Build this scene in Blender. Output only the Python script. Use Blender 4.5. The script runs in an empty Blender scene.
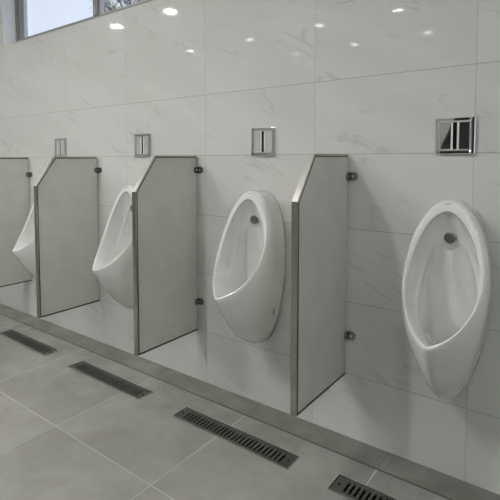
import bpy, bmesh, math, random
from mathutils import Vector, Matrix
random.seed(7)
PI = math.pi
sc = bpy.context.scene
C = sc.collection

# ------------------------------------------------------------------ node helpers
class NT:
    def __init__(s, name):
        s.m = bpy.data.materials.new(name); s.m.use_nodes = True
        s.t = s.m.node_tree; s.n = s.t.nodes; s.l = s.t.links
        s.n.clear()
        s.out = s.n.new('ShaderNodeOutputMaterial')
        s.b = s.n.new('ShaderNodeBsdfPrincipled')
        s.l.new(s.b.outputs[0], s.out.inputs[0])
    def put(s, sock, v):
        if hasattr(v, 'is_output'): s.l.new(v, sock)
        elif v is not None: sock.default_value = v
    def math(s, op, a, b=None, c=None, clamp=False):
        n = s.n.new('ShaderNodeMath'); n.operation = op; n.use_clamp = clamp
        s.put(n.inputs[0], a)
        if b is not None: s.put(n.inputs[1], b)
        if c is not None: s.put(n.inputs[2], c)
        return n.outputs[0]
    def pos(s):
        return s.n.new('ShaderNodeNewGeometry').outputs['Position']
    def xyz(s, v):
        n = s.n.new('ShaderNodeSeparateXYZ'); s.l.new(v, n.inputs[0]); return n.outputs
    def comb(s, x, y, z):
        n = s.n.new('ShaderNodeCombineXYZ')
        for i, v in enumerate((x, y, z)): s.put(n.inputs[i], v)
        return n.outputs[0]
    def noise(s, vec, scale, detail=3, rough=.5, dist=0):
        n = s.n.new('ShaderNodeTexNoise'); s.l.new(vec, n.inputs['Vector'])
        n.inputs['Scale'].default_value = scale; n.inputs['Detail'].default_value = detail
        n.inputs['Roughness'].default_value = rough; n.inputs['Distortion'].default_value = dist
        return n.outputs['Fac']
    def ramp(s, v, a, b, lo=0., hi=1.):
        n = s.n.new('ShaderNodeMapRange'); n.interpolation_type = 'SMOOTHSTEP'
        s.put(n.inputs[0], v)
        for i, x in enumerate((a, b, lo, hi)): n.inputs[i+1].default_value = x
        return n.outputs[0]
    def mix(s, f, a, b):
        n = s.n.new('ShaderNodeMix'); n.data_type = 'RGBA'
        s.put(n.inputs[0], f)
        for k, v in ((6, a), (7, b)):
            if isinstance(v, tuple): v = (*v, 1)
            s.put(n.inputs[k], v)
        return n.outputs[2]
    def bump(s, h, strength=.3, dist=.002):
        n = s.n.new('ShaderNodeBump'); n.inputs['Strength'].default_value = strength
        n.inputs['Distance'].default_value = dist
        s.l.new(h, n.inputs['Height']); s.l.new(n.outputs[0], s.b.inputs['Normal'])
    def line(s, coord, period, offset, half):
        # 1 on grid lines of the given period, 0 elsewhere
        a = s.math('SUBTRACT', coord, offset)
        a = s.math('DIVIDE', a, period)
        a = s.math('ADD', a, .5)
        a = s.math('FRACT', a)
        a = s.math('SUBTRACT', a, .5)
        a = s.math('ABSOLUTE', a)
        a = s.math('MULTIPLY', a, period)
        return s.ramp(a, half*.6, half*1.4, 1., 0.)

def simple(name, col, rough=.5, metal=0., spec=None, coat=0.):
    t = NT(name)
    # a light procedural unevenness, so that no surface is perfectly flat in tone
    nz = t.noise(t.pos(), 9, 3)
    f = t.ramp(nz, .3, .7)
    t.put(t.b.inputs['Base Color'], t.mix(f, tuple(c*.955 for c in col), tuple(min(1, c*1.03) for c in col)))
    t.b.inputs['Roughness'].default_value = rough
    t.b.inputs['Metallic'].default_value = metal
    if spec is not None: t.b.inputs['Specular IOR Level'].default_value = spec
    if coat: t.b.inputs['Coat Weight'].default_value = coat; t.b.inputs['Coat Roughness'].default_value = .05
    return t.m

JZ = 1.166   # height of the tile joint at the top of the partitions
def wall_tile_mat():
    t = NT('polished_marble_tile')
    p = t.pos(); x, y, z = t.xyz(p)
    u = t.math('ADD', x, t.math('MULTIPLY', y, 1.0))
    jx = t.line(u, .6, 0., .0013)
    jz = t.line(z, .3, JZ, .0013)
    # above the second course the tiles on the left are taller: no joint there
    tall = t.math('MULTIPLY', t.math('GREATER_THAN', z, JZ+.45), t.math('LESS_THAN', x, -.6))
    jz = t.math('MULTIPLY', jz, t.math('SUBTRACT', 1., tall))
    j = t.math('MAXIMUM', t.math('MULTIPLY', jx, .6), jz)
    # tile index shifts the veins, so that they break at the joints
    ix = t.math('FLOOR', t.math('DIVIDE', u, .6))
    iz = t.math('FLOOR', t.math('DIVIDE', t.math('SUBTRACT', z, JZ), .3))
    sh = t.math('FRACT', t.math('MULTIPLY', t.math('SINE', t.math('ADD', t.math('MULTIPLY', ix, 12.9), t.math('MULTIPLY', iz, 78.2))), 437.5))
    # veins run down to the right
    a = t.math('ADD', t.math('MULTIPLY', u, .45), t.math('MULTIPLY', z, .9))
    b = t.math('SUBTRACT', t.math('MULTIPLY', u, .9), t.math('MULTIPLY', z, .45))
    v = t.comb(t.math('MULTIPLY', a, 7.5), t.math('MULTIPLY', b, 1.2), t.math('MULTIPLY', sh, 31.))
    n1 = t.noise(v, 1.5, 3, .5, .25)
    vein = t.ramp(t.math('ABSOLUTE', t.math('SUBTRACT', n1, .5)), .0, .022, 1., 0.)
    mask = t.ramp(t.noise(t.comb(u, t.math('MULTIPLY', sh, 17.), z), 3.8, 2), .50, .62)
    vein = t.math('MULTIPLY', vein, mask)
    cloud = t.ramp(t.noise(v, .9, 3), .35, .7)
    col = t.mix(cloud, (.565, .575, .552), (.60, .61, .588))
    col = t.mix(t.math('MULTIPLY', vein, .33), col, (.33, .33, .325))
    col = t.mix(t.math('MULTIPLY', j, .80), col, (.22, .225, .205))
    t.put(t.b.inputs['Base Color'], col)
    t.put(t.b.inputs['Roughness'], t.math('ADD', .035, t.math('MULTIPLY', j, .5)))
    t.b.inputs['Specular IOR Level'].default_value = .5
    t.bump(t.math('MULTIPLY', j, -1.), .4, .001)
    return t.m

def floor_mat():
    t = NT('grey_stone_floor_tile')
    p = t.pos(); x, y, z = t.xyz(p)
    strip = t.ramp(t.math('ABSOLUTE', t.math('ADD', y, .127)), .0035, .0065, 1., 0.)
    jx = t.line(x, .597, -.268, .0024)
    below = t.math('LESS_THAN', y, -.2)
    jy = t.math('MULTIPLY', t.line(y, .6, -.703, .0026), below)
    j = t.math('MAXIMUM', jx, jy)
    ix = t.math('FLOOR', t.math('DIVIDE', t.math('ADD', x, .268), .597))
    iy = t.math('FLOOR', t.math('DIVIDE', t.math('ADD', y, .703), .576))
    sh = t.math('FRACT', t.math('MULTIPLY', t.math('SINE', t.math('ADD', t.math('MULTIPLY', ix, 12.9), t.math('MULTIPLY', iy, 78.2))), 437.5))
    v = t.comb(x, y, t.math('MULTIPLY', sh, 13.))
    big = t.ramp(t.noise(v, 2.6, 5, .62), .34, .64)
    fine = t.ramp(t.noise(v, 9., 6, .62), .30, .72)
    grain = t.noise(p, 260., 2)
    col = t.mix(big, (.235, .233, .215), (.325, .323, .300))
    col = t.mix(t.math('MULTIPLY', fine, .30), col, (.20, .197, .18))
    col = t.mix(t.math('MULTIPLY', t.ramp(grain, .4, .7), .12), col, (.35, .35, .33))
    # the narrow cut strip along the wall is dirtier
    near = t.ramp(y, -.130, -.124)
    col = t.mix(t.math('MULTIPLY', near, t.ramp(t.noise(p, 5., 4, .6), .3, .65, .25, .70)), col, (.115, .110, .092))
    # dirt around the drains
    dn = t.math('MULTIPLY', t.ramp(t.math('ABSOLUTE', t.math('ADD', y, .22)), .04, .22, 1., 0.), t.ramp(t.noise(p, 3.2, 5, .65), .42, .68))
    col = t.mix(t.math('MULTIPLY', dn, .55), col, (.12, .115, .10))
    st = t.math('MULTIPLY', t.ramp(t.noise(p, 16., 6, .72), .60, .72), t.ramp(t.noise(p, 1.7, 2), .50, .62))
    col = t.mix(t.math('MULTIPLY', st, .75), col, (.15, .13, .115))
    gcol = t.mix(t.ramp(t.noise(p, 3., 3), .3, .6), (.62, .62, .58), (.40, .395, .37))
    gcol = t.mix(near, gcol, (.11, .105, .09))
    col = t.mix(t.math('MULTIPLY', j, .75), col, gcol)
    col = t.mix(t.math('MULTIPLY', strip, .85), col, (.05, .048, .04))
    t.put(t.b.inputs['Base Color'], col)
    r = t.math('ADD', .30, t.math('MULTIPLY', fine, .16))
    t.put(t.b.inputs['Roughness'], r)
    t.b.inputs['Specular IOR Level'].default_value = .45
    t.bump(t.math('SUBTRACT', t.math('MULTIPLY', grain, .12), t.math('MAXIMUM', j, strip)), .35, .001)
    return t.m

def emis(name, col, s):
    t = NT(name)
    t.b.inputs['Base Color'].default_value = (*col, 1)
    t.b.inputs['Emission Color'].default_value = (*col, 1)
    nz = t.noise(t.pos(), 3, 1)
    t.put(t.b.inputs['Emission Strength'], t.math('ADD', s, t.math('MULTIPLY', nz, s*.04)))
    return t.m

def glass_mat():
    t = NT('window_glass')
    tr = t.n.new('ShaderNodeBsdfTransparent'); gl = t.n.new('ShaderNodeBsdfGlossy'); mx = t.n.new('ShaderNodeMixShader')
    gl.inputs['Roughness'].default_value = .02
    lw = t.n.new('ShaderNodeLayerWeight'); lw.inputs['Blend'].default_value = .5
    fr = t.math('ADD', .04, t.math('MULTIPLY', t.math('POWER', lw.outputs['Facing'], 5.), .9))
    nz = t.noise(t.pos(), 2.5, 2)
    t.put(tr.inputs[0], t.mix(nz, (.97, .98, .99), (.99, .995, 1.)))
    t.l.new(fr, mx.inputs[0]); t.l.new(tr.outputs[0], mx.inputs[1]); t.l.new(gl.outputs[0], mx.inputs[2])
    t.l.new(mx.outputs[0], t.out.inputs[0]); t.n.remove(t.b)
    return t.m

M = dict(
    tile=wall_tile_mat(), floor=floor_mat(),
    paint=simple('white_wall_paint', (.86, .86, .87), .6),
    room=simple('cream_room_tile', (.66, .66, .63), .35),
    ceil=simple('white_ceiling_panel', (.80, .80, .78), .7),
    panel=simple('off_white_laminate', (.60, .60, .548), .24),
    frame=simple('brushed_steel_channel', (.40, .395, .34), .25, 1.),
    slope=simple('steel_channel_with_glare', (.66, .655, .61), .34, 1.),  # same channel steel, colour lightened for the lamplight mirrored on the slope
    dark=simple('dark_channel', (.035, .034, .030), .35, .4),
    clamp=simple('dark_chrome_clamp', (.32, .32, .32), .2, 1.),
    spread=simple('satin_grey_metal', (.27, .275, .27), .38, .8),
    chrome=simple('polished_chrome', (.78, .78, .78), .03, 1.),
    brushed=simple('brushed_steel_cover', (.60, .60, .59), .25, .35),
    black=simple('black_sensor_glass', (.008, .008, .010), .08),
    porc=simple('white_porcelain', (.75, .756, .738), .08, 0., .5, .6),
    mark=simple('grey_print', (.16, .16, .17), .4),
    seal=simple('white_silicone', (.55, .55, .52), .5),
    grate=simple('stained_steel_grate', (.17, .168, .155), .35, .8),
    rim=simple('steel_drain_frame', (.50, .50, .46), .28, .9),
    trough=simple('black_trough', (.012, .012, .011), .6),
    alu=simple('grey_aluminium_frame', (.24, .24, .23), .35, .3),
    vinyl=simple('white_window_sash', (.62, .61, .59), .4),
    glass=glass_mat(),
    added_door=simple('added_door_black', (.010, .010, .011), .5),
    lamp=emis('downlight_diffuser', (1., .985, .96), 560.),
    lampleft=emis('left_downlight_diffuser', (1., .985, .96), 330.),  # leftmost lamps of the near row, set to a lower strength
    lamphalf=emis('weak_downlight_diffuser', (1., .985, .96), 150.),
    lampdim=emis('dim_downlight_diffuser', (1., .985, .96), 12.),
    lring=simple('white_lamp_ring', (.75, .75, .73), .4),
    bark=simple('pale_grey_bark', (.22, .20, .18), .9),
    leaf=simple('yellow_green_leaf', (.62, .66, .20), .6),
    ground=simple('pale_concrete_ground', (.40, .40, .37), .9),
)

# ------------------------------------------------------------------ mesh helpers
def link(name, bm, mat, parent=None, smooth=False, bevel=0., loc=None):
    me = bpy.data.meshes.new(name)
    bmesh.ops.recalc_face_normals(bm, faces=bm.faces)
    bm.to_mesh(me); bm.free()
    me.materials.append(mat)
    if smooth:
        for p in me.polygons: p.use_smooth = True
    o = bpy.data.objects.new(name, me); C.objects.link(o)
    if parent: o.parent = parent
    if loc: o.location = loc
    if bevel:
        b = o.modifiers.new('bevel', 'BEVEL'); b.width = bevel; b.segments = 2; b.limit_method = 'ANGLE'
    return o
def box(bm, x0, x1, y0, y1, z0, z1):
    v = [bm.verts.new((x, y, z)) for x in (x0, x1) for y in (y0, y1) for z in (z0, z1)]
    for f in ((0,1,3,2), (4,6,7,5), (0,4,5,1), (2,3,7,6), (0,2,6,4), (1,5,7,3)):
        bm.faces.new([v[i] for i in f])
    return bm
def bx(*a):
    return box(bmesh.new(), *a)
def prism_yz(bm, pts, x0, x1):
    a = [bm.verts.new((x0, y, z)) for y, z in pts]; b = [bm.verts.new((x1, y, z)) for y, z in pts]
    n = len(pts)
    bm.faces.new(a); bm.faces.new(b[::-1])
    for i in range(n): bm.faces.new((a[i], b[i], b[(i+1) % n], a[(i+1) % n]))
    return bm
def cyl(bm, c, axis, r, h, n=32, r2=None):
    # a cylinder from c along axis ('x','y','z') of length h
    r2 = r if r2 is None else r2
    rot = {'z': Matrix(), 'y': Matrix.Rotation(-PI/2, 4, 'X'), 'x': Matrix.Rotation(PI/2, 4, 'Y')}[axis]
    R = []
    for hh, rr in ((0, r), (h, r2)):
        R.append([bm.verts.new(rot @ Vector((rr*math.cos(2*PI*i/n), rr*math.sin(2*PI*i/n), hh)) + Vector(c)) for i in range(n)])
    bm.faces.new(R[0][::-1]); bm.faces.new(R[1])
    for i in range(n): bm.faces.new((R[0][i], R[0][(i+1) % n], R[1][(i+1) % n], R[1][i]))
    return bm
def thing(name, label, cat, loc, group=None):
    o = bpy.data.objects.new(name, None); C.objects.link(o); o.location = loc
    o.empty_display_size = .1
    o['label'] = label; o['category'] = cat
    if group: o['group'] = group
    return o
def struct(o):
    o['kind'] = 'structure'; return o
def copy_tree(o, parent=None):
    c = o.copy(); C.objects.link(c); c.parent = parent
    for ch in list(o.children): copy_tree(ch, c)
    return c

# ------------------------------------------------------------------ room shell
XL, XR, YB, H = -6.9, 3.2, -6.0, 2.8
WX0, WX1, WZ0, WZ1 = -3.2, .9, 2.0, 2.6        # the high window
T = .20
bm = bmesh.new()
box(bm, XL, XR, 0, T, 0, WZ0)
box(bm, XL, WX0, 0, T, WZ0, H)
box(bm, WX1, XR, 0, T, WZ0, H)
box(bm, WX0, WX1, 0, T, WZ1, H)
w = struct(link('wall_back', bm, M['tile']))
# the plastered reveal lining of the window opening
bm = bmesh.new()
box(bm, WX0, WX0+.006, .004, T, WZ0+.001, WZ1-.006)
box(bm, WX1-.006, WX1, .004, T, WZ0+.006, WZ1-.006)
box(bm, WX0, WX1, .012, T, WZ0-.0005, WZ0+.0005)
box(bm, WX0, WX1, .004, T, WZ1-.006, WZ1)
struct(link('trim_1', bm, M['paint']))
struct(link('wall_left', bx(XL-.15, XL, YB, T, 0, H), M['room']))
bm = bmesh.new(); RY0, RY1, RZ0, RZ1 = -5.2, -1.2, 1.0, 2.5
box(bm, XR, XR+.15, YB, T, 0, RZ0); box(bm, XR, XR+.15, YB, T, RZ1, H)
box(bm, XR, XR+.15, YB, RY0, RZ0, RZ1); box(bm, XR, XR+.15, RY1, T, RZ0, RZ1)
struct(link('wall_right', bm, M['room']))
bm = bmesh.new()
for a in range(5):
    y = RY0+(RY1-RY0-.05)*a/4; box(bm, XR+.05, XR+.10, y, y+.05, RZ0, RZ1)
box(bm, XR+.05, XR+.10, RY0, RY1, RZ0, RZ0+.04); box(bm, XR+.05, XR+.10, RY0, RY1, RZ1-.04, RZ1)
w2 = struct(link('added_window_2', bm, M['vinyl']))  # unseen window added to bring daylight onto the panels' right faces
link('window_pane', bx(XR+.07, XR+.075, RY0, RY1, RZ0+.04, RZ1-.04), M['glass'], w2)
DX0, DX1, DZ = -1.95, .55, 2.1
bm = bmesh.new()
box(bm, XL, DX0, YB-.15, YB, 0, H); box(bm, DX1, XR, YB-.15, YB, 0, H); box(bm, DX0, DX1, YB-.15, YB, DZ, H)
prism_xz = [(DX0, .45), (-1.57, 1.27), (-1.35, 1.76), (-1.34, DZ), (DX0, DZ)]  # slanted fill added to shape the mirror image in the nearest flush plate
a_ = [bm.verts.new((x, YB-.05, z)) for x, z in prism_xz]; b_ = [bm.verts.new((x, YB, z)) for x, z in prism_xz]
bm.faces.new(a_); bm.faces.new(b_[::-1])
for i in range(5): bm.faces.new((a_[i], b_[i], b_[(i+1) % 5], a_[(i+1) % 5]))
struct(link('wall_front', bm, M['room']))
d = struct(link('added_door_1', bx(DX0+.005, DX1-.005, YB-.11, YB-.06, .008, DZ-.005), M['added_door'], bevel=.003))  # unseen leaf added, black so the nearest flush plate mirrors dark
hb = bmesh.new(); box(hb, DX1-.12, DX1-.09, YB-.058, YB-.02, .98, 1.14)
link('added_door_handle', hb, M['chrome'], d, bevel=.003)
struct(link('ceiling', bx(XL, XR, YB, T, H, H+.1), M['ceil']))

# drains: (x0, x1)
DR = [(-2.735, -2.163), (-1.932, -1.345), (-1.124, -.527), (-.370, .222)]
DY0, DY1 = -.335, -.236
bm = bmesh.new()
xs = [XL]
for a, b in DR: xs += [a, b]
xs += [XR]
ys = [YB, DY0, DY1, 0.]
grid = {}
def gv(x, y, z):
    k = (x, y, z)
    if k not in grid: grid[k] = bm.verts.new(k)
    return grid[k]
holes = {(xs.index(a), 1) for a, b in DR}
for i in range(len(xs)-1):
    for k in range(3):
        if (i, k) in holes: continue
        bm.faces.new((gv(xs[i], ys[k], 0), gv(xs[i+1], ys[k], 0), gv(xs[i+1], ys[k+1], 0), gv(xs[i], ys[k+1], 0)))
ext = bmesh.ops.extrude_face_region(bm, geom=bm.faces[:])
for v in ext['geom']:
    if isinstance(v, bmesh.types.BMVert): v.co.z = -.12
struct(link('floor', bm, M['floor']))

# ------------------------------------------------------------------ window
FY0, FY1 = .10, .135
fr = bmesh.new()
box(fr, WX0+.006, WX0+.036, FY0, FY1+.02, WZ0+.006, WZ1-.006)
box(fr, WX1-.046, WX1-.006, FY0, FY1+.02, WZ0+.006, WZ1-.006)
box(fr, WX0+.036, WX1-.046, FY0, FY1+.02, WZ0+.001, WZ0+.062)
box(fr, WX0+.036, WX1-.046, FY0, FY1+.02, WZ1-.036, WZ1-.006)
MU = [-2.192, -1.15, -.13]                     # mullions
for m in MU: box(fr, m-.022, m+.022, FY0-.01, FY1+.02, WZ0+.062, WZ1-.036)
win = struct(link('window_1', fr, M['alu'], bevel=.002))
edges = [WX0+.036] + sum([[m-.022, m+.022] for m in MU], []) + [WX1-.046]
for i in range(0, len(edges), 2):
    a, b = edges[i], edges[i+1]
    s = bmesh.new(); q = .011
    box(s, a, a+q, FY0+.008, FY1+.004, WZ0+.062, WZ1-.036); box(s, b-q*.3, b, FY0+.008, FY1+.004, WZ0+.062, WZ1-.036)
    box(s, a+q, b-q*.3, FY0+.008, FY1+.004, WZ0+.062, WZ0+.068); box(s, a+q, b-q*.3, FY0+.008, FY1+.004, WZ1-.048, WZ1-.036)
    link('window_sash', s, M['vinyl'] if i else M['alu'], win)
    link('window_pane', bx(a+q, b-q*.3, .122, .126, WZ0+.068, WZ1-.048), M['glass'], win)

# ------------------------------------------------------------------ partitions
PT = .023                                       # panel thickness
Z0, Z1, ZC = .266, 1.166, 1.166-.1615
D, DC, GAP = .4167, .2972, .010
def make_partition():
    t = thing('privacy_partition', '', 'partition', (0, 0, 0), 'partitions between the urinals')
    # local x: 0 is the right face, panel extends to -PT; y 0 is the wall
    out = [(-GAP, Z0), (-D, Z0), (-D, ZC), (-DC, Z1), (-GAP, Z1)]
    c = .006
    inn = [(-GAP, Z0+c), (-D+c, Z0+c), (-D+c, ZC-.002), (-DC-.002, Z1-c), (-GAP, Z1-c)]
    bm = prism_yz(bmesh.new(), inn, -PT+.0015, -.0015)
    link('panel', bm, M['panel'], t)
    def edge(name, pts, mat):
        link(name, prism_yz(bmesh.new(), pts, -PT, 0), mat, t, bevel=.001)
    e = .009
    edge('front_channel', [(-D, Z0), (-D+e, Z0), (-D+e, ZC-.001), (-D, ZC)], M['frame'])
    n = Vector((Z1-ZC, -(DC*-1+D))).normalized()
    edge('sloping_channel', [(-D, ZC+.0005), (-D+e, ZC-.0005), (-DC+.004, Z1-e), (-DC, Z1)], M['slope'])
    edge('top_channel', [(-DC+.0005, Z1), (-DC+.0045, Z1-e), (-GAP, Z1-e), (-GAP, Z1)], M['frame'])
    edge('bottom_channel', [(-D+e+.0005, Z0), (-GAP, Z0), (-GAP, Z0+.008), (-D+e+.0005, Z0+.008)], M['dark'])
    # inner black gasket line seen beside the front channel
    g = bmesh.new()
    for x0, x1 in ((-.0014, .0006), (-PT-.0006, -PT+.0014)):
        prism_yz(g, [(-D+e, Z0+.008), (-D+e+.003, Z0+.008), (-D+e+.003, ZC-.003), (-D+e, ZC-.001)], x0, x1)
        prism_yz(g, [(-D+e, ZC-.001), (-D+e+.0035, ZC-.003), (-DC+.0075, Z1-e-.003), (-DC+.0045, Z1-e)], x0, x1)
        prism_yz(g, [(-DC+.008, Z1-e-.003), (-DC+.0045, Z1-e), (-GAP, Z1-e), (-GAP, Z1-e-.003)], x0, x1)
    link('gasket', g, M['dark'], t)
    def pill(bm, flip, zc, h, L, t0, t1, axis, base):
        # a plate with a rounded far end: axis 'y' lies on the panel, axis 'x' on the wall
        pts = [(0, zc-h), (0, zc+h)] + [(L-h*.8 + h*.8*math.sin(PI*i/10), zc + h*math.cos(PI*i/10)) for i in range(11)]
        mk = (lambda a, z, q: (q, -a, z)) if axis == 'y' else (lambda a, z, q: (base+flip*a, q, z))
        A = [bm.verts.new(mk(a, z, t0)) for a, z in pts]; B = [bm.verts.new(mk(a, z, t1)) for a, z in pts]
        # pts run bottom, top, then round to the bottom again
        bm.faces.new(A); bm.faces.new(B[::-1]); n = len(pts)
        for i in range(n): bm.faces.new((A[i], B[i], B[(i+1) % n], A[(i+1) % n]))
    for zc in (1.077, .430):
        b = bmesh.new()
        pill(b, 0, zc, .0165, .034, .0006, .0075, 'y', 0)
        pill(b, 0, zc, .0165, .034, -PT-.0075, -PT-.0006, 'y', 0)
        pill(b, 1, zc, .0165, .031, -.0075, -.0003, 'x', .0070)
        cl = link('wall_clamp', b, M['clamp'], t, bevel=.0015)
        sb = bmesh.new(); cyl(sb, (.0070, -.020, zc), 'x', .0055, .0022, 16); cyl(sb, (.020, -.0092, zc), 'y', .0055, .0022, 16)
        link('clamp_screw', sb, M['chrome'], cl)
    return t
PX = [-.4465, -1.2530, -2.0670, -2.8660]
PL = ['white urinal partition standing left of the frontmost, rightmost urinal',
      'white urinal partition second from the right, between the second and third urinals from the right',
      'white urinal partition third from the right, in front of the sliver of the farthest urinal',
      'cut-off white partition at the left edge of the photo, only its wall end showing']
p0 = make_partition()
for i, x in enumerate(PX):
    o = p0 if i == 0 else copy_tree(p0)
    o.location = (x, 0, 0); o['label'] = PL[i]
    # each pair of clamps was fitted by hand, a little off
    cs = [c for c in o.children if c.name.startswith('wall_clamp')]
    cs.sort(key=lambda c: c.name)
    for c, dz in zip(cs, ((0, 0), (.016, -.012), (.006, 0), (-.036, 0))[i]): c.location.z = dz

# ------------------------------------------------------------------ urinals
NTH = 96
def rimcurve(q, n=NTH):
    yt, zt, yl, zl, cv, a, sk, e0, c2, e1 = q
    r = []
    for i in range(n):
        th = 2*PI*i/n
        # even out the points: pow > 1 crowds them at the sides
        s = (1-math.cos(th))/2
        y = yt+(yl-yt)*s-cv*4*s*(1-s); z = zt+(zl-zt)*s+c2*4*s*(1-s)
        sn = math.sin(th); e = e0+(e1-e0)*s
        h = a*sn*((sn*sn+.10)/1.10)**((e-1)/2)*(1+sk*(2*s-1))
        r.append(Vector((h, y, z)))
    return r
INNER = (-.132, .9745, -.3477, .5904, -.0419, .1056, -.1977, 1.22, -.0602, 1.5978)
OUTER = (-.0926, 1.0113, -.3548, .5808, -.0414, .1233, -.1755, 1.02, -.0453, 1.5309)
def egg(y, zt, zb, a, e, sk, e1=None):
    r = []
    for i in range(NTH):
        th = 2*PI*i/NTH; s = (1-math.cos(th))/2; sn = math.sin(th)
        ee = e if e1 is None else e+(e1-e)*s
        r.append(Vector((a*sn*((sn*sn+.05)/1.05)**((ee-1)/2)*(1+sk*(2*s-1)), y, zt+(zb-zt)*s)))
    return r
def loft(bm, rings, cap0=False, cap1=False):
    V = [[bm.verts.new(p) for p in r] for r in rings]
    n = len(V[0])
    for a, b in zip(V, V[1:]):
        for i in range(n): bm.faces.new((a[i], a[(i+1) % n], b[(i+1) % n], b[i]))
    if cap0: bm.faces.new(V[0])
    if cap1: bm.faces.new(V[-1][::-1])
    return V
def make_urinal():
    t = thing('wall_mounted_urinal', '', 'urinal', (0, 0, 0), 'wall-hung urinals in a row')
    R = rimcurve(OUTER); I = rimcurve(INNER)
    W = egg(-.0003, 1.004, .310, .1135, .92, -.17, 1.02)
    rings = []
    K = 18
    for k in range(K+1):
        u = k/K; ring = []
        for w, r in zip(W, R):
            dy = r.y-w.y; lowness = 1-max(0., min(1., (w.z-.310)/.694))
            p1 = Vector((w.x*(1.04-.12*lowness**2), w.y+.55*dy, w.z-.004*lowness))
            p2 = Vector(((r.x + (w.x-r.x)*.10)*(1+.60*lowness**1.7), r.y-dy*(.13+.10*lowness), r.z+(w.z-r.z)*.42))
            b = w*(1-u)**3 + p1*3*u*(1-u)**2 + p2*3*u*u*(1-u) + r*u**3
            ring.append(b)
        rings.append(ring)
    # rolled rim between outer and inner edge
    for k in range(1, 7):
        u = k/6; ring = []
        for i in range(NTH):
            r, q = R[i], I[i]
            m = r.lerp(q, u)
            # roll outwards, away from the wall and up
            wid = (r-q).length
            m = m + Vector((0, -.6, .5)).normalized()*(.30*wid*math.sin(PI*u))
            ring.append(m)
        rings.append(ring)
    bm = bmesh.new(); loft(bm, rings, cap0=True)
    from mathutils.bvhtree import BVHTree
    tree = BVHTree.FromBMesh(bm)
    link('body', bm, M['porc'], t, smooth=True)
    # faint dash printed on the crown of the rim
    hit = tree.ray_cast(Vector((0, -.5, 1.0)), Vector((0, 1, 0)))[0]
    mk = bmesh.new()
    for i in range(-3, 3):
        a0, a1 = i*.0035, i*.0035+.0035
        pa = []
        for xx, dz in ((a0, .0), (a1, .0), (a1, .0022), (a0, .0022)):
            h = tree.ray_cast(Vector((xx, -.5, .997+dz)), Vector((0, 1, 0)))[0]
            pa.append(mk.verts.new((xx, h.y-.0007, h.z)))
        mk.faces.new(pa)
    link('printed_mark', mk, M['mark'], t)
    # bowl: from inner rim edge to the recessed back
    B = egg(-.034, .925, .430, .078, 2.2, .16, .75)
    for b in B: b.y = -.034 - .060*max(0., (b.z-.62)/.315)**1.3
    rings = []
    for k in range(0, 37):
        u = k/36; ring = []
        for q, b in zip(I, B):
            p1 = Vector((q.x*1.0, q.y+(b.y-q.y)*.55, q.z+(b.z-q.z)*.20))
            sf = max(0., min(1., (b.z-.72)/.15))
            p2 = Vector((b.x*(1.04+.5*sf), b.y-.022+.012*sf, b.z+(q.z-b.z)*(.10+.25*sf)))
            P = q*(1-u)**3 + p1*3*u*(1-u)**2 + p2*3*u*u*(1-u) + b*u**3
            # soft ridge running down each side of the bowl
            u0 = .30 + .50*max(0., min(1., (P.z-.62)/.20))
            env = min(1., abs(P.x)/.03) * max(0., min(1., (P.z-.58)/.05)) * max(0., min(1., (.88-P.z)/.08))
            P = P + Vector((-.35*math.copysign(1, P.x) if abs(P.x) > 1e-4 else 0, -.9, 0))*(.012*env*math.exp(-((u-u0)/.085)**2))
            ring.append(P)
        rings.append(ring)
    
    for s in (.92, .75, .5, .25, .06):
        ring = []
        for b in B:
            z = .70 + (b.z-.70)*s
            ring.append(Vector((b.x*s, -.034 - .060*max(0., (z-.62)/.315)**1.3 + .008*(1-s), z)))
        rings.append(ring)
    bm = bmesh.new(); loft(bm, rings, cap1=True)
    link('bowl', bm, M['porc'], t, smooth=True)
    # perforated spreader on the back of the bowl
    bm = bmesh.new()
    cyl(bm, (0, -.0925, .880), 'y', .0190, .022, 32)
    sp = link('spreader', bm, M['spread'], t, bevel=.004)
    bm = bmesh.new()
    for rr, nn in ((.005, 5), (.0105, 9), (.015, 12)):
        for i in range(nn):
            a = 2*PI*i/nn
            cyl(bm, (rr*math.cos(a), -.0933, .880+rr*math.sin(a)), 'y', .0014, .001, 8)
    link('spray_holes', bm, M['trough'], sp)
    # drain strainer low in the bowl
    bm = bmesh.new(); cyl(bm, (0, -.17, .4805), 'z', .024, .004, 24)
    link('waste_strainer', bm, M['clamp'], t, bevel=.001)
    # side fixing caps, let into both flanks
    for s in (1, -1):
        def oval(k, off):
            pts = []
            for i in range(20):
                a = 2*PI*i/20
                y = -.066 + k*(.0085*math.cos(a) - .006*math.sin(a)); z = .478 + k*(.023*math.sin(a))
                h = tree.ray_cast(Vector((s*.3, y, z)), Vector((-s, 0, 0)))[0]
                pts.append(Vector((h.x+s*off, y, z)))
            return pts
        bm = bmesh.new(); loft(bm, [oval(1.5, -.001), oval(1.35, .0022), oval(1.2, .0028)], cap1=True)
        cp = link('fixing_cap', bm, M['porc'], t)
        bm = bmesh.new(); loft(bm, [oval(.84, .0022), oval(.8, .0034)], cap1=True)
        link('cap_slot', bm, M['mark'], cp)
    # silicone seal around the back
    S0 = egg(-.0001, 1.0052, .3088, .1150, .92, -.17, 1.02); S1 = egg(-.0015, 1.0040, .3100, .1136, .92, -.17, 1.02)
    bm = bmesh.new(); loft(bm, [S0, S1])
    link('seal', bm, M['seal'], t)
    return t
u0 = make_urinal()
UX = [-.0488, -.848, -1.654, -2.460]
UL = ['white porcelain wall-hung urinal at the right, seen whole, nearest the camera',
      'white porcelain urinal second from the right, between the two nearest partitions',
      'white porcelain urinal third from the right, its right side hidden by a partition',
      'farthest white urinal, only the front lip of its bowl showing at the left']
for i, x in enumerate(UX):
    o = u0 if i == 0 else copy_tree(u0)
    o.location = (x, 0, 0); o['label'] = UL[i]

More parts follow.
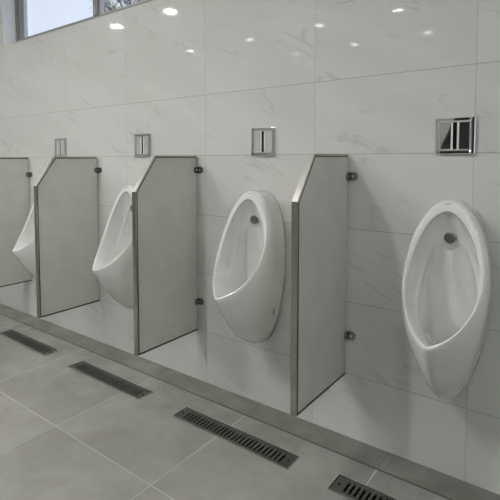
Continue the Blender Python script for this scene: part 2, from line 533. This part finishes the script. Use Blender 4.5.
# ------------------------------------------------------------------ flush plates
def make_plate(mat, tilt=0.):
    t = thing('flush_plate', '', 'flush plate', (0, 0, 0), 'flush plates above the urinals')
    W2 = .0635
    def ringbox(bm, a, b, y0, y1):
        box(bm, -a, -b, y0, y1, -a, a); box(bm, b, a, y0, y1, -a, a)
        box(bm, -b, b, y0, y1, -a, -b); box(bm, -b, b, y0, y1, b, a)
    bm = bmesh.new(); ringbox(bm, W2, .050, -.011, -.0005)
    link('bezel', bm, M['chrome'], t, bevel=.003)
    bm = bmesh.new(); ringbox(bm, .050, .0465, -.0125, -.0005)
    link('inner_trim', bm, M['brushed'], t)
    link('cover_left', bx(-.0465, -.0125, -.0090, -.0005, -.0465, .0465), mat, t, bevel=.001)
    link('cover_right', bx(.0125, .0465, -.0090, -.0005, -.0465, .0465), mat, t, bevel=.001)
    bm = bmesh.new()
    box(bm, -.0125, -.0065, -.0115, -.0005, -.0465, .0465); box(bm, .0065, .0125, -.0115, -.0005, -.0465, .0465)
    link('sensor_frame', bm, M['lring'], t, bevel=.0005)
    link('sensor_window', bx(-.0065, .0065, -.0095, -.0005, -.0465, .0465), M['black'], t)
    return t
PXS = [-.0585, -.853, -1.655, -2.458]
FL = ['square mirror-chrome flush plate reflecting black, above the nearest urinal at the right',
      'square steel flush plate with black slot, above the second urinal from the right',
      'square steel flush plate above the third urinal from the right',
      'leftmost small square steel flush plate, touching the chamfered top of a partition']
f_mirror = make_plate(M['chrome']); f_steel = make_plate(M['brushed'])
for i, x in enumerate(PXS):
    o = (f_mirror, f_steel)[i] if i < 2 else copy_tree(f_steel)
    o.location = (x, 0, 1.2255); o['label'] = FL[i]

# ------------------------------------------------------------------ floor drains
def make_drain(Lx):
    t = thing('floor_drain', '', 'floor drain', (0, 0, 0), 'slotted drains along the urinals')
    Wd = DY1-DY0; h, w = Lx/2, Wd/2
    e = .0006
    bm = bmesh.new()
    for a in ((-h+e, h-e, -w+e, -w+.005), (-h+e, h-e, w-.005, w-e), (-h+e, -h+.005, -w+.005, w-.005), (h-.005, h-e, -w+.005, w-.005)):
        box(bm, a[0], a[1], a[2], a[3], -.02, .0015)
    link('frame', bm, M['rim'], t)
    bm = bmesh.new()
    box(bm, -h+e, h-e, -w+e, w-e, -.0999, -.095)
    box(bm, -h+e, -h+.003, -w+e, w-e, -.095, -.021); box(bm, h-.003, h-e, -w+e, w-e, -.095, -.021)
    box(bm, -h+.003, h-.003, -w+e, -w+.003, -.095, -.021); box(bm, -h+.003, h-.003, w-.003, w-e, -.095, -.021)
    link('trough', bm, M['trough'], t)
    # slotted cover plate
    hh, ww = h-.0075, w-.0075; s0, s1 = -ww+.014, ww-.012
    bm = bmesh.new(); zt, zb = -.0015, -.0045
    box(bm, -hh, hh, -ww, s0, zb, zt); box(bm, -hh, hh, s1, ww, zb, zt)
    n = 27; x0 = -hh+.036; x1 = hh-.036; pit = (x1-x0)/n; x0 += pit*.22; x1 -= pit*.22
    box(bm, -hh, x0, s0, s1, zb, zt); box(bm, x1, hh, s0, s1, zb, zt)
    for i in range(1, n):
        c = -hh+.036+pit*i; box(bm, c-pit*.27, c+pit*.27, s0, s1, zb, zt)
    link('grate', bm, M['grate'], t)
    for s in (-1, 1):
        bm = bmesh.new(); cyl(bm, (s*(hh-.017), 0, -.0016), 'z', .0055, .0012, 16)
        link('grate_screw', bm, M['trough'], t)
    return t
DL = ['long dark slotted drain at the left edge of the photo, farthest from the camera',
      'long slotted steel floor drain in front of the third urinal from the right',
      'long slotted steel floor drain in the middle foreground, below the second urinal from the right',
      'slotted steel floor drain cut off by the bottom edge, below the nearest urinal']
dr0 = make_drain(.592)
for i, (a, b) in enumerate(DR):
    o = dr0 if i == 0 else copy_tree(dr0)
    o.location = ((a+b)/2, (DY0+DY1)/2, 0); o['label'] = DL[i]
    o.scale.x = (b-a)/.592

# ------------------------------------------------------------------ ceiling downlights
LR = .062
def make_light(mat):
    t = thing('ceiling_downlight', 'round recessed white ceiling downlight, seen only mirrored in the polished tiles', 'ceiling light', (0, 0, 0), 'round ceiling downlights')
    bm = bmesh.new(); n = 32
    prof = [(LR, -.0005), (LR, -.004), (LR+.014, -.006), (LR+.017, -.0005)]
    rings = [[Vector((r*math.cos(2*PI*i/n), r*math.sin(2*PI*i/n), z)) for i in range(n)] for r, z in prof]
    loft(bm, rings+[rings[0]])
    link('ring', bm, M['lring'], t, smooth=False)
    bm = bmesh.new(); cyl(bm, (0, 0, -.003), 'z', LR-.001, .0025, n)
    link('diffuser', bm, mat, t)
    return t
L3 = {k: make_light(M[k]) for k in ('lamp', 'lampleft', 'lamphalf', 'lampdim')}
LP = [(x, -2.04, 'lamp') for x in (-2.45, -1.45)] + [(x, -2.04, 'lampleft') for x in (-4.38, -3.44)] + [(x, -2.04, 'lamphalf') for x in (-.45, .55, 1.55, 2.5)]
LP += [(x, -3.6, 'lampdim') for x in (-5.6, -4.56, -3.46, -2.41, -1.44, -.4, .6, 1.6)]
LP += [(x, -4.8, 'lampdim') for x in (-5.5, -4.39, -3.4, -2.44, -1.44, -.4, .6, 1.6)]
used = set()
for x, y, k in LP:
    o = copy_tree(L3[k]) if k in used else L3[k]
    used.add(k)
    o.location = (x, y, H)

# ------------------------------------------------------------------ outside: a tree and the ground
struct(link('ground', bx(-40, 40, -40, 40, -.6, -.5), M['ground']))
def make_tree(loc):
    t = thing('leafy_tree', 'thin-branched tree with yellow-green leaves outside behind the right window pane', 'tree', loc)
    bm = bmesh.new(); tips = []
    def limb(p, d, L, r, depth):
        q = p + d*L; r2 = r*(.45 if depth == 0 else .78)
        if depth > 0 and (q - Vector((0, 0, 5.45))).length > 1.25: return
        zax = d.normalized(); xa = zax.orthogonal().normalized(); ya = zax.cross(xa); n = 6 if depth < 3 else 4
        A = [bm.verts.new(p + (xa*math.cos(2*PI*i/n)+ya*math.sin(2*PI*i/n))*r) for i in range(n)]
        B = [bm.verts.new(q + (xa*math.cos(2*PI*i/n)+ya*math.sin(2*PI*i/n))*r2) for i in range(n)]
        for i in range(n): bm.faces.new((A[i], A[(i+1) % n], B[(i+1) % n], B[i]))
        if depth >= 5: tips.append((q, d))
        if depth < 8:
            k = 4 if depth < 3 else (2 if random.random() < .8 else 3)
            for _ in range(k):
                nd = (d + Vector((random.uniform(-1, 1), random.uniform(-1, 1), random.uniform(-.55, .75)))*.72).normalized()
                limb(q, nd, (.60 if depth == 0 else L*random.uniform(.68, .88)), r2, depth+1)
    limb(Vector((0, 0, 0)), Vector((0, 0, 1)), 4.35, .05, 0)
    link('trunk', bm, M['bark'], t)
    bm = bmesh.new()
    for q, d in tips:
        for _ in range(2):
            if random.random() < .30: continue
            c = q + Vector([random.uniform(-.12, .12) for _ in range(3)])
            a = Vector([random.uniform(-1, 1) for _ in range(3)]).normalized(); b = a.orthogonal().normalized()
            nrm = a.cross(b)
            s = random.uniform(.02, .036)
            pts = [c-a*s, c+b*s*.45+nrm*s*.12, c+a*s, c-b*s*.45+nrm*s*.12]
            v = [bm.verts.new(x) for x in pts]
            bm.faces.new((v[0], v[1], v[2])); bm.faces.new((v[0], v[2], v[3]))
    fo = link('foliage', bm, M['leaf'], t); fo['kind'] = 'stuff'
    return t
make_tree((-8.8, 6.5, -.5))

# ------------------------------------------------------------------ sky
wd = bpy.data.worlds.new('sky'); sc.world = wd; wd.use_nodes = True
nt = wd.node_tree; nt.nodes.clear()
o_ = nt.nodes.new('ShaderNodeOutputWorld'); bg = nt.nodes.new('ShaderNodeBackground')
tc = nt.nodes.new('ShaderNodeTexCoord'); sp = nt.nodes.new('ShaderNodeSeparateXYZ'); cr = nt.nodes.new('ShaderNodeValToRGB')
nt.links.new(tc.outputs['Generated'], sp.inputs[0]); nt.links.new(sp.outputs[2], cr.inputs[0])
cr.color_ramp.elements[0].position = .0; cr.color_ramp.elements[0].color = (.86, .93, 1.05, 1)
cr.color_ramp.elements[1].position = .7; cr.color_ramp.elements[1].color = (.70, .80, 1., 1)
nt.links.new(cr.outputs[0], bg.inputs[0]); bg.inputs[1].default_value = .70
nt.links.new(bg.outputs[0], o_.inputs[0])

# ------------------------------------------------------------------ camera
cam = bpy.data.cameras.new('camera'); co = bpy.data.objects.new('camera', cam); C.objects.link(co)
R2 = Vector((0.7841321386140194, 0.6205853451329433, -0.003258619159985502))
U2 = Vector((-0.03406592527781963, 0.04828523875292519, 0.9982524973440031))
F = Vector((-0.6196582137981955, 0.7826508577423261, -0.059002821522628514))
U2 = (U2 - F*F.dot(U2)).normalized(); R2 = F.cross(U2).normalized()
mw = Matrix.Identity(4)
for i in range(3): mw[i][0] = R2[i]; mw[i][1] = U2[i]; mw[i][2] = -F[i]
mw.translation = Vector((0.32024578, -1.78861857, 1.14709909))
co.matrix_world = mw
cam.sensor_width = 36.; cam.lens = 468.11/500*36.
cam.shift_x = (250-222.14)/500; cam.shift_y = -(250-186.914)/500
cam.clip_start = .02
sc.camera = co

vs = sc.view_settings
vs.view_transform = 'Standard'; vs.look = 'None'; vs.gamma = 1.; vs.exposure = .58; vs.use_curve_mapping = False
